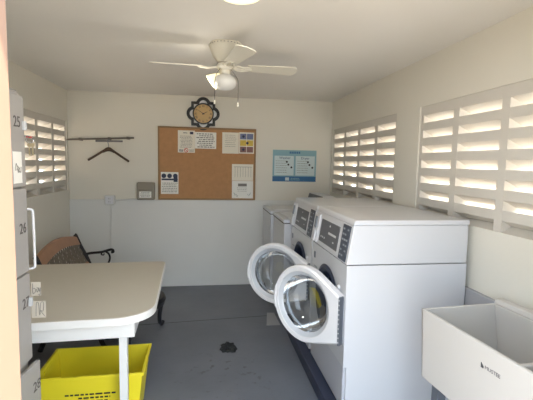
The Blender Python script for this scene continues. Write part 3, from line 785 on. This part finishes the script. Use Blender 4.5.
# ------------------------------------------------------------------ wall clock
def make_clock():
    cx, cz = -.047, 2.136; y = D
    t = thing('wall_clock', (cx,D,cz-.19), 'dark quatrefoil wall clock with gold face above the cork board', 'clock')
    def quatre(s, sq, lobe, off, n=96):
        pts = []
        for k in range(n):
            a = 2*PI*k/n; c, sn = math.cos(a), math.sin(a); r = sq/max(abs(c),abs(sn))
            for ux, uz in ((1,0),(-1,0),(0,1),(0,-1)):
                d = (c*ux+sn*uz)*off; disc = lobe*lobe-(off*off-d*d)
                if disc > 0: r = max(r, d+math.sqrt(disc))
            pts.append((cx+r*s*c, cz+r*s*sn))
        return pts
    bm = BM(); ring_prism(bm, quatre(1,.143,.086,.112), quatre(1,.112,.050,.112), 'y', D-.03, D-.002); obj('frame', bm, M['clockframe'], t, bevel=.003)
    bm = BM(); prism(bm, quatre(1,.130,.07,.112), 'y', D-.010, D-.001); obj('backing_mirror', bm, M['mirror'], t)
    bm = BM(); ring_prism(bm, [(cx+.127*math.cos(2*PI*k/48),cz+.127*math.sin(2*PI*k/48)) for k in range(48)], [(cx+.112*math.cos(2*PI*k/48),cz+.112*math.sin(2*PI*k/48)) for k in range(48)], 'y', D-.04, D-.009); obj('bezel', bm, M['clockframe'], t, bevel=.003)
    bm = BM(); lathe(bm, [(0,-.004),(.113,-.004),(.113,0),(0,0)], (cx,D-.018,cz), 'y', 48); fc = obj('face', bm, M['clockface'], t)
    R = ('XII','I','II','III','IIII','V','VI','VII','VIII','IX','X','XI')
    for i, s in enumerate(R):
        a = math.radians(90-30*i); mt = Matrix.Translation((cx+.089*math.cos(a), D-.0226, cz+.089*math.sin(a))) @ Matrix.Rotation(math.radians(30*i),4,'Y') @ Matrix.Rotation(PI/2,4,'X')
        text('numeral', s, .034, M['ink'], fc, mt, .75)
    for L, w, deg in ((.055,.006,62),(.08,.004,305)):
        a = math.radians(90-deg); bm = BM(); u = Vector((math.cos(a),0,math.sin(a))); v = Vector((-u.z,0,u.x)); c = Vector((cx,D-.026,cz))
        A = [c-u*.015-v*w, c-u*.015+v*w, c+u*L+v*w*.3, c+u*L-v*w*.3]; hexa(bm, A, [p+Vector((0,.0015,0)) for p in A]); obj('hand', bm, M['ink'], t)
    bm = BM(); lathe(bm, [(0,-.003),(.007,-.003),(.007,0),(0,0)], (cx,D-.026,cz), 'y', 14); obj('hub', bm, M['ink'], t)
make_clock()

# ------------------------------------------------------------------ clothes rail and hanger
t = thing('clothes_rail', (-1.22,D,1.80), 'slim grey wall rail on the back wall in the left corner', 'rail')
bm = BM(); hexa(bm, [(-1.597,4.85,1.771),(-.851,4.85,1.810),(-.851,4.872,1.810),(-1.597,4.872,1.771)], [(-1.597,4.85,1.791),(-.851,4.85,1.830),(-.851,4.872,1.830),(-1.597,4.872,1.791)]); obj('bar', bm, M['railgrey'], t, bevel=.003)
bm = BM(); hexa(bm, [(-1.277,4.83,1.762),(-.976,4.83,1.766),(-.976,4.848,1.766),(-1.277,4.848,1.762)], [(-1.277,4.83,1.784),(-.976,4.83,1.786),(-.976,4.848,1.786),(-1.277,4.848,1.784)]); obj('short_bar', bm, M['railblue'], t, bevel=.003)
for x in (-1.45,-1.13,-.92):
    bm = BM(); z = 1.771+(x+1.597)*.0523; box(bm, x-.012, x+.012, 4.84, D, z-.004, z+.024); obj('bracket', bm, M['railgrey'], t)
t = thing('coat_hanger', (-1.134,4.84,1.76), 'dark wooden coat hanger hanging from the short grey rail', 'hanger')
bm = BM(); tube(bm, smooth_path([(-1.364,4.836,1.549),(-1.30,4.839,1.59),(-1.20,4.84,1.655),(-1.134,4.84,1.692),(-1.07,4.84,1.652),(-.97,4.839,1.583),(-.906,4.836,1.541)]), [.009]+[.013]*35+[.009], 8, .7)
obj('shoulders', bm, M['darkwood'], t, smooth=True)
bm = BM(); tube(bm, smooth_path([(-1.20,4.84,1.648),(-1.165,4.84,1.662),(-1.134,4.84,1.668),(-1.10,4.84,1.662),(-1.07,4.84,1.645)]), .012, 8); obj('collar_block', bm, M['darkwood'], t, smooth=True)
bm = BM(); tube(bm, smooth_path([(-1.134,4.84,1.69),(-1.134,4.84,1.735),(-1.138,4.830,1.752),(-1.138,4.822,1.772),(-1.135,4.826,1.792),(-1.125,4.839,1.797),(-1.115,4.853,1.785)]), .003, 6); obj('hook', bm, M['steelgrey'], t, smooth=True)

# ------------------------------------------------------------------ grey box, outlet, conduit, cable
t = thing('dispenser_box', (-.722,D,1.087), 'small beige grey metal box with white label left of the cork board', 'box')
bm = BM(); box(bm, -.826,-.618, D-.085, D, 1.088, 1.298); bd = obj('case', bm, M['boxgrey'], t, bevel=.012)
bm = BM(); prism(bm, [(D-.086,1.20),(D-.095,1.215),(D-.095,1.285),(D-.086,1.292)], 'x', -.81, -.634); obj('front_flap', bm, M['boxgrey'], t, bevel=.004)
bm = BM(); box(bm, -.795,-.655, D-.087, D-.085, 1.115, 1.19); lb = obj('white_label', bm, M['paper2'], t)
bm = BM(); word_rows(bm, -.785,-.665,1.12,1.185,D-.087,4,.006,.1,rnd); obj('print', bm, M['softink'], lb)
t = thing('wall_outlet', (-1.14,D-.02,1.024), 'white square electrical outlet box on the back wall', 'outlet')
bm = BM(); box(bm, -1.198,-1.082, D-.062, D-.0205, 1.026, 1.138); obj('box', bm, M['panel'], t, bevel=.006)
bm = BM(); box(bm, -1.186,-1.094, D-.067, D-.061, 1.038, 1.126); fp = obj('faceplate', bm, M['white2'], t, bevel=.003)
bm = BM()
for z in (1.063,1.10):
    for dx in (-.008,.008): box(bm, -1.14+dx-.002, -1.14+dx+.002, D-.0676, D-.066, z-.007, z+.007)
obj('socket_slots', bm, M['softink'], fp)
bm = BM(); tube(bm, [(-1.083,D-.034,1.079),(-.827,D-.034,1.094)], .009, 8); tag(obj('conduit', bm, M['panel'], smooth=True), 'thin white conduit running from outlet to the grey box', 'conduit')
bm = BM(); tube(bm, smooth_path([(-1.135,D-.03,1.026),(-1.137,D-.03,.8),(-1.141,D-.03,.473),(-1.15,D-.03,.2),(-1.15,D-.03,.012)]), .007, 8); tag(obj('cable', bm, M['panel'], smooth=True), 'white cable dropping from the outlet down the back wall', 'cable')

# ------------------------------------------------------------------ bits on the floor
bm = BM(); hexa(bm, [(.575,3.60,.0005),(.708,3.60,.0005),(.70,3.91,.0005),(.627,3.915,.0005)], [(.575,3.60,.004),(.708,3.60,.004),(.70,3.91,.004),(.627,3.915,.004)])
tag(obj('floor_card', bm, M['card']), 'pale grey flat card on the floor in front of the far machines', 'card')
def debris():
    bm = BM(); rnd = random.Random(9); n = 22
    ring = []
    for k in range(n):
        a = 2*PI*k/n; r = rnd.uniform(.75,1.15); ring.append((.185+.075*r*math.cos(a), 3.185+.105*r*math.sin(a)))
    lo = [bm.verts.new((x,y,.0006)) for x, y in ring]
    mi = [bm.verts.new((.185+(x-.185)*.8, 3.185+(y-3.185)*.8, rnd.uniform(.008,.018))) for x, y in ring]
    inn = [bm.verts.new((.185+(x-.185)*.4, 3.185+(y-3.185)*.4, rnd.uniform(.006,.022))) for x, y in ring]
    c = bm.verts.new((.185,3.185,.01))
    for k in range(n):
        j = (k+1)%n
        bm.faces.new([lo[k],lo[j],mi[j],mi[k]]); bm.faces.new([mi[k],mi[j],inn[j],inn[k]]); bm.faces.new([inn[k],inn[j],c])
    bm.faces.new(lo[::-1])
    tag(obj('debris_clump', bm, M['lint']), 'small dark ragged clump lying on the grey floor', 'debris')
debris()

# ------------------------------------------------------------------ light
w = bpy.data.worlds.new('sky'); S.world = w; w.use_nodes = True
nt = w.node_tree; bg = nt.nodes['Background']
bg.inputs['Color'].default_value = (.74,.87,1.0,1); bg.inputs['Strength'].default_value = 3.5
sd = bpy.data.lights.new('sun', 'SUN'); sd.energy = 8.; sd.color = (1.0,.88,.72); sd.angle = math.radians(1.5)
so = bpy.data.objects.new('sun', sd); COL.objects.link(so)
el, az = math.radians(60), math.radians(-42)      # azimuth of the sun seen from the room, measured from +X
sv = Vector((math.cos(el)*math.cos(az), math.cos(el)*math.sin(az), math.sin(el)))
so.rotation_euler = sv.to_track_quat('Z','Y').to_euler(); so.location = sv*10

for nm, loc, e, c in (('ceiling_lamp_light',(lx,ly,H-.075),4,(1,.97,.92)),):
    ld = bpy.data.lights.new(nm, 'AREA'); ld.shape = 'DISK'; ld.size = .22; ld.energy = e; ld.color = c
    lo = bpy.data.objects.new(nm, ld); lo.location = loc; COL.objects.link(lo)
ld = bpy.data.lights.new('fan_bulb_light', 'POINT'); ld.energy = 1.; ld.color = (1,.93,.8); ld.shadow_soft_size = .03
lo = bpy.data.objects.new('fan_bulb_light', ld); lo.location = (-.01, 2.78, 2.07); COL.objects.link(lo)

# ------------------------------------------------------------------ camera
f, yaw, pitch, roll = (392.85, .15170, .09250, .01960)
cyw, syw, cp, sp = math.cos(yaw), math.sin(yaw), math.cos(pitch), math.sin(pitch)
Fv = Vector((syw*cp, cyw*cp, -sp)); r0 = Vector((cyw,-syw,0)); u0 = r0.cross(Fv)
Rv = r0*math.cos(roll)+u0*math.sin(roll); Uv = u0*math.cos(roll)-r0*math.sin(roll)
cd = bpy.data.cameras.new('camera'); co = bpy.data.objects.new('camera', cd); COL.objects.link(co)
mw = Matrix((Rv, Uv, -Fv)).transposed().to_4x4(); mw.translation = (0,0,1.55); co.matrix_world = mw
cd.sensor_fit = 'HORIZONTAL'; cd.sensor_width = 36; cd.lens = 36*f/533; cd.clip_start = .05
S.camera = co
S.view_settings.view_transform = 'Standard'; S.view_settings.look = 'None'; S.view_settings.gamma = 1; S.view_settings.use_curve_mapping = False
S.view_settings.exposure = .83
